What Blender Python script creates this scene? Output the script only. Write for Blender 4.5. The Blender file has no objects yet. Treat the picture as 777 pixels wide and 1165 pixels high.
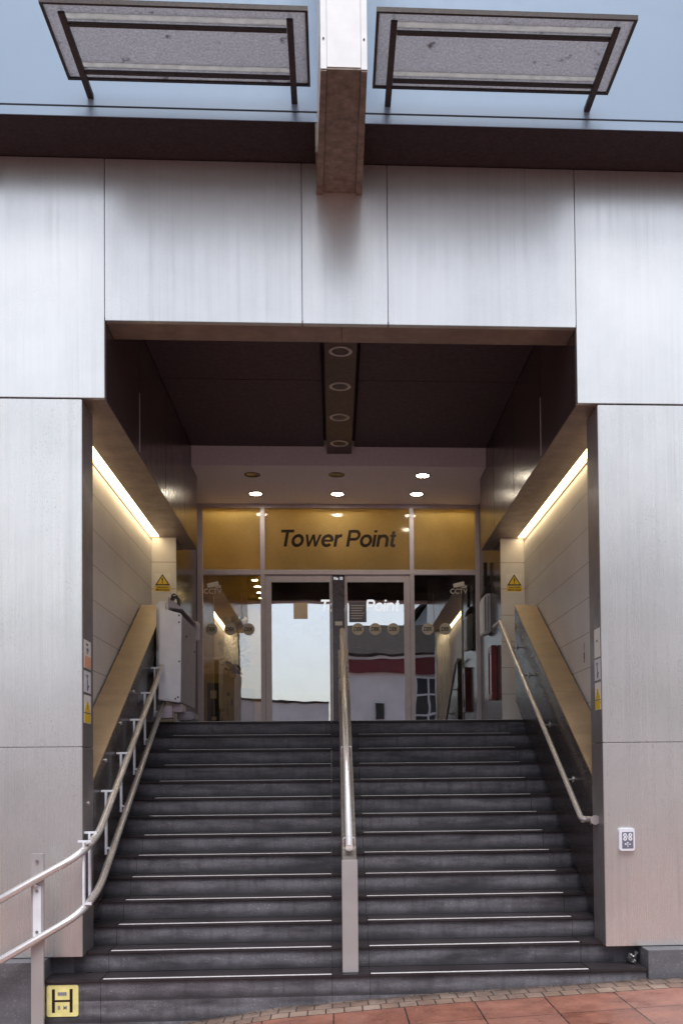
import bpy, bmesh, math, random
from mathutils import Vector, Matrix
random.seed(7)
R = math.radians
sc = bpy.context.scene
col = sc.collection

# ------------------------------------------------------------------ materials
def new_mat(name):
    m = bpy.data.materials.new(name); m.use_nodes = True
    nt = m.node_tree; nt.nodes.clear()
    return m, nt
def nd(nt, t, **k):
    n = nt.nodes.new(t)
    for a, v in k.items():
        if hasattr(n, a): setattr(n, a, v)
        else: n.inputs[a].default_value = v
    return n
def lk(nt, a, b): nt.links.new(a, b)
def coords(nt, scale=(1, 1, 1)):
    tc = nd(nt, 'ShaderNodeTexCoord'); mp = nd(nt, 'ShaderNodeMapping')
    mp.inputs['Scale'].default_value = scale
    lk(nt, tc.outputs['Object'], mp.inputs['Vector'])
    return mp.outputs['Vector']
def noise(nt, scale, detail=4, vec=(1, 1, 1), rough=.55):
    n = nd(nt, 'ShaderNodeTexNoise'); n.inputs['Scale'].default_value = scale
    n.inputs['Detail'].default_value = detail; n.inputs['Roughness'].default_value = rough
    lk(nt, coords(nt, vec), n.inputs['Vector'])
    return n.outputs['Fac']
def ramp(nt, fac, stops):
    r = nd(nt, 'ShaderNodeValToRGB'); e = r.color_ramp.elements
    while len(e) < len(stops): e.new(.5)
    for i, (p, c) in enumerate(stops):
        e[i].position = p
        e[i].color = (c, c, c, 1) if isinstance(c, (int, float)) else (*c, 1)
    lk(nt, fac, r.inputs['Fac'])
    return r.outputs['Color']
def mixc(nt, fac, a, b, mode='MIX'):
    m = nd(nt, 'ShaderNodeMix', data_type='RGBA', blend_type=mode)
    for sock, v in ((m.inputs[0], fac), (m.inputs[6], a), (m.inputs[7], b)):
        if isinstance(v, (int, float)): sock.default_value = v
        elif isinstance(v, tuple): sock.default_value = (*v, 1)
        else: lk(nt, v, sock)
    return m.outputs[2]
def out(nt, sh):
    o = nd(nt, 'ShaderNodeOutputMaterial'); lk(nt, sh, o.inputs['Surface'])
def principled(nt, color, rough=.5, metal=0., spec=.5, bump=None, bstr=.2, bdist=.01):
    p = nd(nt, 'ShaderNodeBsdfPrincipled')
    for k, v in (('Base Color', color), ('Roughness', rough), ('Metallic', metal), ('Specular IOR Level', spec)):
        s = p.inputs[k]
        if isinstance(v, (int, float)): s.default_value = v
        elif isinstance(v, tuple): s.default_value = (*v, 1)
        else: lk(nt, v, s)
    if bump is not None:
        b = nd(nt, 'ShaderNodeBump'); b.inputs['Strength'].default_value = bstr; b.inputs['Distance'].default_value = bdist
        lk(nt, bump, b.inputs['Height']); lk(nt, b.outputs['Normal'], p.inputs['Normal'])
    return p.outputs['BSDF']
def simple(name, c, rough=.5, metal=0., var=.15, scale=9., spec=.5, bump=0.):
    m, nt = new_mat(name)
    n = noise(nt, scale, 5)
    lo = tuple(x * (1 - var) for x in c); hi = tuple(min(1, x * (1 + var)) for x in c)
    cc = ramp(nt, n, [(.3, lo), (.7, hi)])
    n2 = noise(nt, scale * 3, 3)
    rr = ramp(nt, n2, [(.3, max(0, rough * .8)), (.7, min(1, rough * 1.2))])
    out(nt, principled(nt, cc, rr, metal, spec, n2 if bump else None, bump))
    return m

def steel(name, base=(.90, .90, .895), rough=.30, metal=.80, dirt=.65, tint=(.36, .385, .37)):
    """brushed cladding: vertical grain, rain runs, blotchy film of dirt, fine specks, slight buckling"""
    m, nt = new_mat(name)
    grain = noise(nt, 1.0, 6, (300, 300, 2.0), .65)
    band = noise(nt, 1.0, 4, (34, 34, .25), .6)
    blot = noise(nt, .9, 6, (1.1, 1.1, .9), .65)
    run = noise(nt, 1.0, 5, (16, 16, .35), .65)
    runm = noise(nt, .8, 3)
    speck = noise(nt, 95, 3, (1, 1, .75), .6)
    patch = noise(nt, 1.5, 4)
    buck = noise(nt, .9, 2)
    c = mixc(nt, ramp(nt, grain, [(.25, 0), (.75, .20)]), base, tuple(x * .66 for x in base))
    c = mixc(nt, ramp(nt, band, [(.4, 0), (.7, .13)]), c, tuple(x * .70 for x in base))
    c = mixc(nt, ramp(nt, blot, [(.42, 0), (.78, .42 * dirt)]), c, tint)
    rm = mixc(nt, 1., ramp(nt, run, [(.50, 0), (.76, .45 * dirt)]), ramp(nt, runm, [(.40, 0), (.60, 1)]), 'MULTIPLY')
    c = mixc(nt, rm, c, tint)
    sp = mixc(nt, 1.0, ramp(nt, speck, [(.61, 0), (.72, .62 * dirt)]), ramp(nt, patch, [(.46, .06), (.60, 1)]), 'MULTIPLY')
    c = mixc(nt, sp, c, (.17, .15, .13))
    r = mixc(nt, .5, ramp(nt, band, [(.3, rough * .9), (.7, rough * 1.15)]), ramp(nt, run, [(.4, rough * .95), (.7, rough * 1.25)]))
    b1 = nd(nt, 'ShaderNodeBump'); b1.inputs['Strength'].default_value = .02; b1.inputs['Distance'].default_value = .03; lk(nt, buck, b1.inputs['Height'])
    b2 = nd(nt, 'ShaderNodeBump'); b2.inputs['Strength'].default_value = .07; b2.inputs['Distance'].default_value = .002; lk(nt, grain, b2.inputs['Height']); lk(nt, b1.outputs['Normal'], b2.inputs['Normal'])
    p = nd(nt, 'ShaderNodeBsdfPrincipled')
    lk(nt, c, p.inputs['Base Color']); lk(nt, r, p.inputs['Roughness']); p.inputs['Metallic'].default_value = metal; lk(nt, b2.outputs['Normal'], p.inputs['Normal'])
    out(nt, p.outputs['BSDF']); return m
RISE = .178
M = {}
M['steel'] = steel('cladding_steel')
M['steel_low'] = steel('pillar_steel', (.875, .865, .85), .27, .78, .75)
M['fin_white'] = simple('fin_white_paint', (.80, .82, .84), .45, 0, .06, 6)
M['fin_soffit'] = simple('fin_underside', (.20, .165, .14), .6, .2, .35, 14, .4)
M['soffit'] = simple('overhang_soffit', (.032, .024, .030), .7, 0, .2, 12, .3)
M['blue'] = simple('blue_spandrel_glass', (.28, .385, .52), .46, .05, .015, 2.5, .5)
M['box'] = simple('bronze_panel', (.088, .058, .062), .22, .3, .06, 2, .5)
M['boxsoffit'] = simple('bronze_soffit', (.34, .27, .235), .4, .45, .2, 5, .5)
M['ceil'] = simple('dark_ceiling', (.076, .052, .074), .55, 0, .25, 20, .3)
M['spine'] = simple('ceiling_spine_metal', (.10, .068, .062), .4, .4, .25, 18, .4)
M['bulk'] = simple('grey_plaster', (.88, .82, .93), .85, 0, .08, 40, .2, .08)
M['alu'] = simple('mauve_aluminium', (.60, .54, .61), .45, .2, .08, 6)
M['alu_light'] = simple('pale_aluminium', (.62, .58, .58), .35, .7, .06, 6)
M['rail'] = simple('satin_stainless', (.74, .70, .69), .32, .7, .08, 30)
M['strip_alu'] = simple('nosing_aluminium', (.86, .84, .86), .45, .2, .15, 30)
M['return'] = simple('pillar_return_shaded', (.20, .18, .185), .38, .2, .05, 2)  # same pillar steel, darkened in colour for the shaded inner sides
M['alu_dark'] = simple('dark_aluminium', (.13, .11, .13), .3, .5, .1, 6)
M['post'] = simple('satin_post_steel', (.50, .485, .49), .42, .55, .05, 2)
M['bronze_rail'] = simple('balustrade_steel', (.36, .33, .31), .42, .8, .15, 10)
M['white'] = simple('white_paint', (.74, .76, .82), .45, 0, .07, 8)
M['liftwhite'] = simple('lift_white_paint', (.84, .88, .99), .4, .1, .06, 6)
M['liftgrey'] = simple('lift_grey_paint', (.36, .34, .40), .45, .1, .1, 6)
M['black'] = simple('black_plastic', (.012, .011, .012), .4, 0, .2, 10)
M['rubber'] = simple('dark_rubber', (.02, .018, .02), .8, 0, .2, 10)
M['yellow'] = simple('sign_yellow', (.80, .55, .03), .5, 0, .06, 12)
M['hyd'] = simple('hydrant_yellow', (.78, .70, .28), .5, 0, .12, 14)
M['red'] = simple('red_enamel', (.22, .018, .025), .32, 0, .1, 8)
M['orange'] = simple('orange_print', (.80, .40, .25), .55, 0, .06, 10)
M['paper'] = simple('paper_white', (.80, .79, .76), .6, 0, .04, 10)
M['tanpaper'] = simple('tan_paper', (.88, .72, .55), .7, 0, .06, 10)
M['greypaper'] = simple('slate_paper', (.16, .16, .22), .5, 0, .08, 10)
M['greyprint'] = simple('grey_print', (.22, .22, .25), .6, 0, .06, 10)
M['vinyl'] = simple('frosted_vinyl', (.80, .75, .68), .6, 0, .05, 10)
M['sticker'] = simple('sticker_vinyl', (.62, .57, .50), .6, 0, .05, 10)
M['letter'] = simple('black_letters', (.015, .008, .006), .4, 0, .1, 10)


def glow(name, c, s):
    m, nt = new_mat(name)
    e = nd(nt, 'ShaderNodeEmission'); e.inputs['Color'].default_value = (*c, 1); e.inputs['Strength'].default_value = s
    out(nt, e.outputs['Emission']); return m
M['letterw'] = glow('glowing_white_letters', (.95, .97, 1), .85)  # emission brightens plain white letters, no lamp behind them
M['strip'] = glow('strip_diffuser', (1, .76, .42), 9)
M['lamp'] = glow('downlight_lamp', (1, .88, .68), 70)
M['tube'] = glow('fluorescent_tube', (1, .86, .56), 34)
M['lobbylamp'] = glow('lobby_lamp', (1, .76, .36), 170)

def tile_mat():
    m, nt = new_mat('wall_tiles')
    tc = nd(nt, 'ShaderNodeTexCoord'); sx = nd(nt, 'ShaderNodeSeparateXYZ'); lk(nt, tc.outputs['Object'], sx.inputs[0])
    def groove(sock, size, off, w):
        a = nd(nt, 'ShaderNodeMath', operation='ADD'); lk(nt, sock, a.inputs[0]); a.inputs[1].default_value = off
        d = nd(nt, 'ShaderNodeMath', operation='DIVIDE'); lk(nt, a.outputs[0], d.inputs[0]); d.inputs[1].default_value = size
        f = nd(nt, 'ShaderNodeMath', operation='FRACT'); lk(nt, d.outputs[0], f.inputs[0])
        l = nd(nt, 'ShaderNodeMath', operation='LESS_THAN'); lk(nt, f.outputs[0], l.inputs[0]); l.inputs[1].default_value = w / size
        return l.outputs[0]
    g1 = groove(sx.outputs['Z'], .36, -4.525 + 7.2, .010)
    g2 = groove(sx.outputs['Y'], 1.5, 5, .004)
    g = nd(nt, 'ShaderNodeMath', operation='MAXIMUM'); lk(nt, g1, g.inputs[0])
    h = nd(nt, 'ShaderNodeMath', operation='MULTIPLY'); lk(nt, g2, h.inputs[0]); h.inputs[1].default_value = .45
    lk(nt, h.outputs[0], g.inputs[1])
    n = noise(nt, 2.2, 5)
    c = ramp(nt, n, [(.3, (.68, .66, .66)), (.7, (.77, .755, .75))])
    c = mixc(nt, ramp(nt, noise(nt, 5, 6, (1, 1, .6), .7), [(.55, 0), (.8, .30)]), c, (.42, .38, .34))
    c = mixc(nt, g.outputs[0], c, (.42, .39, .37))
    inv = nd(nt, 'ShaderNodeMath', operation='SUBTRACT'); inv.inputs[0].default_value = 1; lk(nt, g.outputs[0], inv.inputs[1])
    out(nt, principled(nt, c, ramp(nt, n, [(.3, .33), (.7, .48)]), 0, .4, inv.outputs[0], .4, .004))
    return m
M['tile'] = tile_mat()

def granite(name, a, b, rough=.55, speck=.5, stain=.5, spec=.4, bump=.15, riser_dark=0.):
    m, nt = new_mat(name)
    v = noise(nt, 210, 3); w = noise(nt, 75, 3); s = noise(nt, 2.4, 6, (.7, 1, 3.2), .62); s2 = noise(nt, 7, 5, (1, 1, 1.4), .65)
    c = mixc(nt, ramp(nt, v, [(.38, 0), (.62, 1)]), a, b)
    c = mixc(nt, ramp(nt, w, [(.60, 0), (.70, speck)]), c, tuple(min(1, x * 2.6) for x in b))
    c = mixc(nt, ramp(nt, s, [(.40, 0), (.68, stain)]), c, tuple(x * .38 for x in a))
    c = mixc(nt, ramp(nt, s2, [(.55, 0), (.78, stain * .8)]), c, tuple(x * .5 for x in a))
    if riser_dark:      # darker towards the foot of each riser, dark streaks running down
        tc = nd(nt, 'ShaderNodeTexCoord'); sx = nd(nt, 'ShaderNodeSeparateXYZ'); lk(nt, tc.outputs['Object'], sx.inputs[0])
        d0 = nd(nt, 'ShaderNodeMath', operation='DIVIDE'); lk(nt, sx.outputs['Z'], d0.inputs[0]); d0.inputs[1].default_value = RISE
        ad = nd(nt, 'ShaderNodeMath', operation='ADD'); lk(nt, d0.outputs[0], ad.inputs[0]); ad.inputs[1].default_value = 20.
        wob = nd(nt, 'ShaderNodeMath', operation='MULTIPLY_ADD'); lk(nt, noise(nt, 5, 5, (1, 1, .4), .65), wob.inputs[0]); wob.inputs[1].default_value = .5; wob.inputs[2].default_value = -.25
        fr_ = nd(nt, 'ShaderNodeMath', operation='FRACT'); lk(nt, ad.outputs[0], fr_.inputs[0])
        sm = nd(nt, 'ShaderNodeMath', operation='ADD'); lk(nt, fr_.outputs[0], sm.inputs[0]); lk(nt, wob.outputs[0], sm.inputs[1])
        c = mixc(nt, ramp(nt, sm.outputs[0], [(.08, riser_dark), (.42, 0)]), c, tuple(x * .32 for x in a))
        st_ = noise(nt, 1., 5, (14, 14, 1.1), .6)
        c = mixc(nt, ramp(nt, st_, [(.52, 0), (.74, riser_dark * .7)]), c, tuple(x * .45 for x in a))
    r = ramp(nt, s, [(.3, rough * 1.1), (.7, rough * .65)])
    out(nt, principled(nt, c, r, 0, spec, w, bump, .002))
    return m
M['riser'] = granite('riser_granite', (.098, .092, .106), (.215, .204, .232), .60, .45, .9, riser_dark=.85)
M['tread'] = granite('tread_granite', (.026, .021, .024), (.050, .041, .046), .42, .25, .6)
M['string'] = granite('polished_granite', (.030, .021, .022), (.048, .035, .036), .28, .1, .25, .25, .0)
M['plinth'] = granite('plinth_granite', (.10, .098, .112), (.165, .162, .18), .55, .4, .5)
M['landing'] = granite('landing_bounce_stone', (.40, .39, .40), (.52, .51, .52), .5, .3, .3)  # pale so that it throws lamp light upwards
M['ledge'] = granite('tan_stone', (.28, .195, .118), (.37, .26, .165), .5, .10, .42)
M['reveal'] = granite('reveal_granite', (.05, .036, .036), (.07, .052, .052), .2, .1, .2, .5, .0)

def paving_mat():
    m, nt = new_mat('red_paving')
    tc = nd(nt, 'ShaderNodeTexCoord'); sx = nd(nt, 'ShaderNodeSeparateXYZ'); lk(nt, tc.outputs['Object'], sx.inputs[0])
    def brick(w, h, mort, off, loc, c1, c2, cm):
        mp = nd(nt, 'ShaderNodeMapping'); lk(nt, tc.outputs['Object'], mp.inputs['Vector']); mp.inputs['Location'].default_value = loc
        b = nd(nt, 'ShaderNodeTexBrick'); lk(nt, mp.outputs['Vector'], b.inputs['Vector'])
        b.offset = off; b.squash = 1
        for k, v in (('Scale', 1), ('Mortar Size', mort), ('Mortar Smooth', .15), ('Brick Width', w), ('Row Height', h), ('Bias', 0)): b.inputs[k].default_value = v
        for k, v in (('Color1', c1), ('Color2', c2), ('Mortar', cm)): b.inputs[k].default_value = (*v, 1)
        return b
    slab = brick(.56, .56, .006, 0., (.02, .545, 0), (.30, .115, .08), (.37, .165, .125), (.03, .02, .017))
    brk = brick(.146, .17, .006, .35, (.03, .20, 0), (.28, .18, .14), (.38, .28, .23), (.04, .03, .026))
    near = nd(nt, 'ShaderNodeMath', operation='GREATER_THAN'); lk(nt, sx.outputs['Y'], near.inputs[0]); near.inputs[1].default_value = -.54
    c = mixc(nt, near.outputs[0], slab.outputs['Color'], brk.outputs['Color'])
    n = noise(nt, 3.2, 6, rough=.65); f = noise(nt, 40, 4)
    c = mixc(nt, ramp(nt, n, [(.35, 0), (.7, .7)]), c, mixc(nt, 1., c, (.50, .46, .44), 'MULTIPLY'))
    c = mixc(nt, ramp(nt, f, [(.52, 0), (.75, .5)]), c, (.33, .24, .20))
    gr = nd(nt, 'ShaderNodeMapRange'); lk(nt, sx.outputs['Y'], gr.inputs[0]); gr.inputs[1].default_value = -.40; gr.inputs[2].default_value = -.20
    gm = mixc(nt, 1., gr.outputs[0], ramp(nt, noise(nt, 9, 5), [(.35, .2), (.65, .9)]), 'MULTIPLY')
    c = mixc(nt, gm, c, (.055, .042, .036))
    c = mixc(nt, ramp(nt, noise(nt, 22, 3), [(.66, 0), (.72, .6)]), c, (.07, .05, .045))
    fac = mixc(nt, near.outputs[0], slab.outputs['Fac'], brk.outputs['Fac'])
    hgt = mixc(nt, .15, mixc(nt, 1., (1, 1, 1), fac, 'SUBTRACT'), f)
    r = ramp(nt, n, [(.35, .55), (.62, .22)])
    out(nt, principled(nt, c, r, 0, .5, hgt, .6, .006))
    return m
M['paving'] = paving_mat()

def glass_mat(name, refl, tint=(.9, .9, .9), wav=.008):
    """solar control glass: partly see-through, partly mirror, slightly wavy"""
    m, nt = new_mat(name)
    t = nd(nt, 'ShaderNodeBsdfTransparent'); t.inputs['Color'].default_value = (*tint, 1)
    g = nd(nt, 'ShaderNodeBsdfGlossy'); g.inputs['Roughness'].default_value = .0; g.inputs['Color'].default_value = (.93, .95, 1, 1)
    n = noise(nt, 1.3, 2)
    b = nd(nt, 'ShaderNodeBump'); b.inputs['Strength'].default_value = wav; b.inputs['Distance'].default_value = .12
    lk(nt, n, b.inputs['Height']); lk(nt, b.outputs['Normal'], g.inputs['Normal'])
    mx = nd(nt, 'ShaderNodeMixShader'); mx.inputs[0].default_value = refl
    lk(nt, t.outputs[0], mx.inputs[1]); lk(nt, g.outputs[0], mx.inputs[2])
    df = nd(nt, 'ShaderNodeBsdfDiffuse'); df.inputs['Color'].default_value = (.55, .50, .42, 1)
    sm = mixc(nt, 1., ramp(nt, noise(nt, 26, 4), [(.56, .02), (.74, .11)]), ramp(nt, noise(nt, 3.5, 4), [(.40, .06), (.65, 1)]), 'MULTIPLY')
    m2 = nd(nt, 'ShaderNodeMixShader'); lk(nt, sm, m2.inputs[0]); lk(nt, mx.outputs[0], m2.inputs[1]); lk(nt, df.outputs[0], m2.inputs[2])
    out(nt, m2.outputs[0]); return m
M['glass'] = glass_mat('door_glass', .68)
M['sideglass'] = glass_mat('sidelight_glass', .34)

def film_mat():
    m, nt = new_mat('gold_frosted_film')
    n = noise(nt, 1.6, 4); f = noise(nt, 90, 2)
    c = ramp(nt, n, [(.3, (.64, .56, .37)), (.7, (.80, .71, .50))])
    c = mixc(nt, ramp(nt, f, [(.4, 0), (.7, .25)]), c, (.4, .28, .1))
    tr = nd(nt, 'ShaderNodeBsdfTranslucent'); lk(nt, c, tr.inputs['Color'])
    d = nd(nt, 'ShaderNodeBsdfDiffuse'); lk(nt, c, d.inputs['Color'])
    a = nd(nt, 'ShaderNodeMixShader'); a.inputs[0].default_value = .85; lk(nt, d.outputs[0], a.inputs[1]); lk(nt, tr.outputs[0], a.inputs[2])
    g = nd(nt, 'ShaderNodeBsdfGlossy'); g.inputs['Roughness'].default_value = .08
    b = nd(nt, 'ShaderNodeMixShader'); b.inputs[0].default_value = .04; lk(nt, a.outputs[0], b.inputs[1]); lk(nt, g.outputs[0], b.inputs[2])
    out(nt, b.outputs[0]); return m
M['film'] = film_mat()

def awning_mat():
    m, nt = new_mat('wired_awning_glass')
    n = noise(nt, 55, 3); d = noise(nt, 9, 4)
    c = ramp(nt, n, [(.35, (.40, .395, .42)), (.7, (.60, .595, .62))])
    c = mixc(nt, ramp(nt, d, [(.64, 0), (.74, .75)]), c, (.10, .08, .08))
    tr = nd(nt, 'ShaderNodeBsdfTranslucent'); lk(nt, c, tr.inputs['Color'])
    df = nd(nt, 'ShaderNodeBsdfDiffuse'); lk(nt, c, df.inputs['Color'])
    a = nd(nt, 'ShaderNodeMixShader'); a.inputs[0].default_value = .8; lk(nt, df.outputs[0], a.inputs[1]); lk(nt, tr.outputs[0], a.inputs[2])
    out(nt, a.outputs[0]); return m
M['awning'] = awning_mat()
M['awnframe'] = simple('awning_brown_steel', (.035, .024, .024), .5, .2, .3, 20)
def trans_mat(name, c):
    m, nt = new_mat(name); n = noise(nt, 14, 4)
    cc = ramp(nt, n, [(.3, tuple(x * .8 for x in c)), (.7, c)])
    tr = nd(nt, 'ShaderNodeBsdfTranslucent'); lk(nt, cc, tr.inputs['Color']); out(nt, tr.outputs[0]); return m
M['awnbar'] = trans_mat('clear_edge_glass', (.56, .54, .53))
# street across and lobby
M['render'] = simple('white_render', (.66, .67, .68), .9, 0, .1, 1.5, .2)
M['slate'] = simple('slate_roof', (.045, .036, .032), .95, 0, .4, 5, .05, .3)
M['fascia_red'] = simple('dark_red_fascia', (.14, .012, .018), .5, 0, .1, 4)
M['window_dark'] = simple('dark_window_glass', (.02, .02, .025), .1, 0, .2, 3)
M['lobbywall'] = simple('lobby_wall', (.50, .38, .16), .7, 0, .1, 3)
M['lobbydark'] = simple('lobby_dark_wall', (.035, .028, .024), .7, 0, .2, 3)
M['lobbyfloor'] = simple('lobby_floor', (.09, .08, .075), .35, 0, .15, 4)
M['cabinet'] = simple('yellow_cabinet', (.60, .40, .08), .45, 0, .12, 5)
M['foil'] = simple('crumpled_foil', (.22, .21, .22), .35, .9, .4, 40)
M['leaf'] = simple('houseplant_leaf', (.02, .03, .015), .5, 0, .4, 9)

# ------------------------------------------------------------------ mesh helpers
class MB:
    def __init__(s): s.bm = bmesh.new()
    def _add(s, verts, faces):
        vs = [s.bm.verts.new(v) for v in verts]
        for f in faces:
            try: s.bm.faces.new([vs[i] for i in f])
            except ValueError: pass
        return vs
    def box(s, x0, x1, y0, y1, z0, z1, bev=0.):
        t = bmesh.new()
        bmesh.ops.create_cube(t, size=1)
        for v in t.verts: v.co = Vector(((x0 + x1) / 2 + v.co.x * (x1 - x0), (y0 + y1) / 2 + v.co.y * (y1 - y0), (z0 + z1) / 2 + v.co.z * (z1 - z0)))
        if bev: bmesh.ops.bevel(t, geom=t.edges[:], offset=bev, segments=2, affect='EDGES')
        return s.merge(t)
    def merge(s, t):
        me = bpy.data.meshes.new('tmp'); t.to_mesh(me); t.free(); s.bm.from_mesh(me); bpy.data.meshes.remove(me); return s
    def prism(s, poly, a0, a1, axis='X', bev=0.):
        """poly in the two other axes (Y,Z for X; X,Z for Y; X,Y for Z)"""
        t = bmesh.new(); n = len(poly)
        def P(p, a): return {'X': (a, p[0], p[1]), 'Y': (p[0], a, p[1]), 'Z': (p[0], p[1], a)}[axis]
        A = [t.verts.new(P(p, a0)) for p in poly]; B = [t.verts.new(P(p, a1)) for p in poly]
        t.faces.new(A); t.faces.new(B[::-1])
        for i in range(n): t.faces.new((A[i], B[i], B[(i + 1) % n], A[(i + 1) % n]))
        bmesh.ops.recalc_face_normals(t, faces=t.faces[:])
        if bev: bmesh.ops.bevel(t, geom=t.edges[:], offset=bev, segments=2, affect='EDGES')
        return s.merge(t)
    def tube(s, pts, r, n=14, caps=True):
        pts = [Vector(p) for p in pts]; rings = []; up = None
        for i, p in enumerate(pts):
            d = (pts[min(i + 1, len(pts) - 1)] - pts[max(i - 1, 0)]).normalized()
            if up is None: up = d.orthogonal().normalized()
            up = (up - d * up.dot(d)).normalized(); w = d.cross(up)
            rings.append([s.bm.verts.new(p + (up * math.cos(2 * math.pi * k / n) + w * math.sin(2 * math.pi * k / n)) * r) for k in range(n)])
        for a, b in zip(rings, rings[1:]):
            for k in range(n):
                f = s.bm.faces.new((a[k], a[(k + 1) % n], b[(k + 1) % n], b[k])); f.smooth = True
        if caps: s.bm.faces.new(rings[0][::-1]); s.bm.faces.new(rings[-1])
        return s
    def disc(s, c, r, axis='Z', h=.004, n=32, r_in=0.):
        c = Vector(c)
        def P(a, rr, t):
            u, v = math.cos(a) * rr, math.sin(a) * rr
            return c + Vector({'X': (t, u, v), 'Y': (u, t, v), 'Z': (u, v, t)}[axis])
        A = []
        for rr, t in ((r, -h / 2), (r, h / 2)): A.append([s.bm.verts.new(P(2 * math.pi * k / n, rr, t)) for k in range(n)])
        if r_in:
            for rr, t in ((r_in, h / 2), (r_in, -h / 2)): A.append([s.bm.verts.new(P(2 * math.pi * k / n, rr, t)) for k in range(n)])
            A.append(A[0])
        fs = []
        for a, b in zip(A, A[1:]):
            for k in range(n): fs.append(s.bm.faces.new((a[k], a[(k + 1) % n], b[(k + 1) % n], b[k])))
        if not r_in: fs += [s.bm.faces.new(A[0]), s.bm.faces.new(A[1])]
        bmesh.ops.recalc_face_normals(s.bm, faces=fs)
        return s
    def text(s, body, o, xdir, height, width=None, zdir=(0, 0, 1), depth=.003, shear=0., bold=0., center=False):
        """letters of a given capital height; o = left end of the baseline"""
        cu = bpy.data.curves.new('t', 'FONT'); cu.body = body; cu.size = 1; cu.shear = shear; cu.offset = bold; cu.extrude = .5; cu.resolution_u = 4
        ob = bpy.data.objects.new('t', cu); col.objects.link(ob)
        dg = bpy.context.evaluated_depsgraph_get(); dg.update()
        me = bpy.data.meshes.new_from_object(ob.evaluated_get(dg))
        bpy.data.objects.remove(ob); bpy.data.curves.remove(cu)
        xs = [v.co.x for v in me.vertices]; x0, x1 = min(xs), max(xs)
        k = height / .73; kx = k if width is None else width / (x1 - x0)
        xd, zd, o = Vector(xdir), Vector(zdir), Vector(o); nrm = xd.cross(zd)
        off = (x0 + x1) / 2 if center else x0
        for v in me.vertices: v.co = o + xd * (v.co.x - off) * kx + zd * v.co.y * k + nrm * v.co.z * depth
        s.bm.from_mesh(me); bpy.data.meshes.remove(me)
        return s
    def grotesk(s, body, o, cap, width, shear=.18, depth=.004):
        """plain slanted sans letters drawn as strokes on a wall that faces -Y"""
        SW, XH = .186, .73
        def arc(cx, cz, rx, rz, a0, a1, n=20): return [(cx + rx * math.cos(R(a0 + (a1 - a0) * i / n)), cz + rz * math.sin(R(a0 + (a1 - a0) * i / n))) for i in range(n + 1)]
        G_ = {'T': (.80, [(SW * .92, [(0, .932), (.80, .932)]), (SW, [(.40, 0), (.40, .90)])]),
              'o': (.72, [(SW, arc(.36, .3635, .287, .30, 0, 360, 40))]),
              'w': (.98, ['q', [(0, XH), (.15, XH), (.345, 0), (.205, 0)], [(.415, XH), (.565, XH), (.345, 0), (.205, 0)], [(.415, XH), (.565, XH), (.775, 0), (.635, 0)], [(.83, XH), (.98, XH), (.775, 0), (.635, 0)]]),
              'e': (.72, [(SW, arc(.36, .3635, .287, .30, 0, 318, 36)), (.115, [(.08, .36), (.70, .36)])]),
              'r': (.40, [(SW, [(.075, 0), (.075, XH)]), (SW, arc(.37, .38, .295, .285, 172, 92, 12) + [(.42, .663)])]),
              'P': (.76, [(SW, [(.078, 0), (.078, 1)]), (SW * .95, [(.09, .932), (.45, .932)] + arc(.45, .69, .235, .242, 90, -90, 18) + [(.09, .448)])]),
              'i': (.15, [(SW, [(.075, 0), (.075, XH)]), (SW, [(.075, .865), (.075, 1)])]),
              'n': (.69, [(SW, [(.075, 0), (.075, XH)]), (SW, arc(.345, .40, .27, .265, 175, 0, 18) + [(.615, 0)])]),
              't': (.38, [(SW, [(.18, .94), (.18, .16)] + arc(.295, .16, .115, .092, 180, 270, 8) + [(.40, .068)]), (.118, [(.0, .665), (.37, .665)])])}
        gap = {'T': -.05, 'o': .075, 'w': .055, 'e': .085, 'r': .02, 'P': .045, 'i': .11, 'n': .065, 't': 0}
        x = 0; polys = []
        for ch in body:
            if ch == ' ': x += .36; continue
            w, st = G_[ch]
            if st[0] == 'q': polys += [[(x + px, pz) for px, pz in q] for q in st[1:]]
            else:
                for sw, pts in st:
                    L_, R_ = [], []
                    for i, p in enumerate(pts):
                        closed = math.dist(pts[0], pts[-1]) < 1e-6
                        a = pts[i - 1] if i else (pts[-2] if closed else p); b = pts[i + 1] if i < len(pts) - 1 else (pts[1] if closed else p)
                        dx, dz = b[0] - a[0], b[1] - a[1]; l = math.hypot(dx, dz)
                        nx, nz = -dz / l * sw / 2, dx / l * sw / 2
                        L_.append((x + p[0] + nx, p[1] + nz)); R_.append((x + p[0] - nx, p[1] - nz))
                    for i in range(len(pts) - 1): polys.append([L_[i], L_[i + 1], R_[i + 1], R_[i]])
            x += w + gap[ch]
        x += .0; k = width / (x + shear)
        for i, q in enumerate(polys):
            d = depth + (i % 7) * .0002
            s.prism([(o[0] + (px + shear * pz) * k, o[2] + pz * cap) for px, pz in q], o[1] - d, o[1], 'Y')
        return s
    def build(s, name, mat, parent=None, smooth=False):
        me = bpy.data.meshes.new(name); s.bm.to_mesh(me); s.bm.free()
        me.materials.append(M[mat])
        if smooth:
            for p in me.polygons: p.use_smooth = True
        o = bpy.data.objects.new(name, me); col.objects.link(o)
        if parent is not None:
            o.parent = parent
            w = Vector((0, 0, 0)); q = parent
            while q is not None: w += q.location; q = q.parent
            o.location = -w          # meshes are modelled in world space
        return o
def tag(o, label, cat, group=None):
    o['label'] = label; o['category'] = cat
    if group: o['group'] = group
    return o
def thing(name, loc, label, cat, group=None):
    o = bpy.data.objects.new(name, None); o.empty_display_size = .1; col.objects.link(o); o.location = loc
    return tag(o, label, cat, group)
def struct(o): o['kind'] = 'structure'; return o
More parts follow.
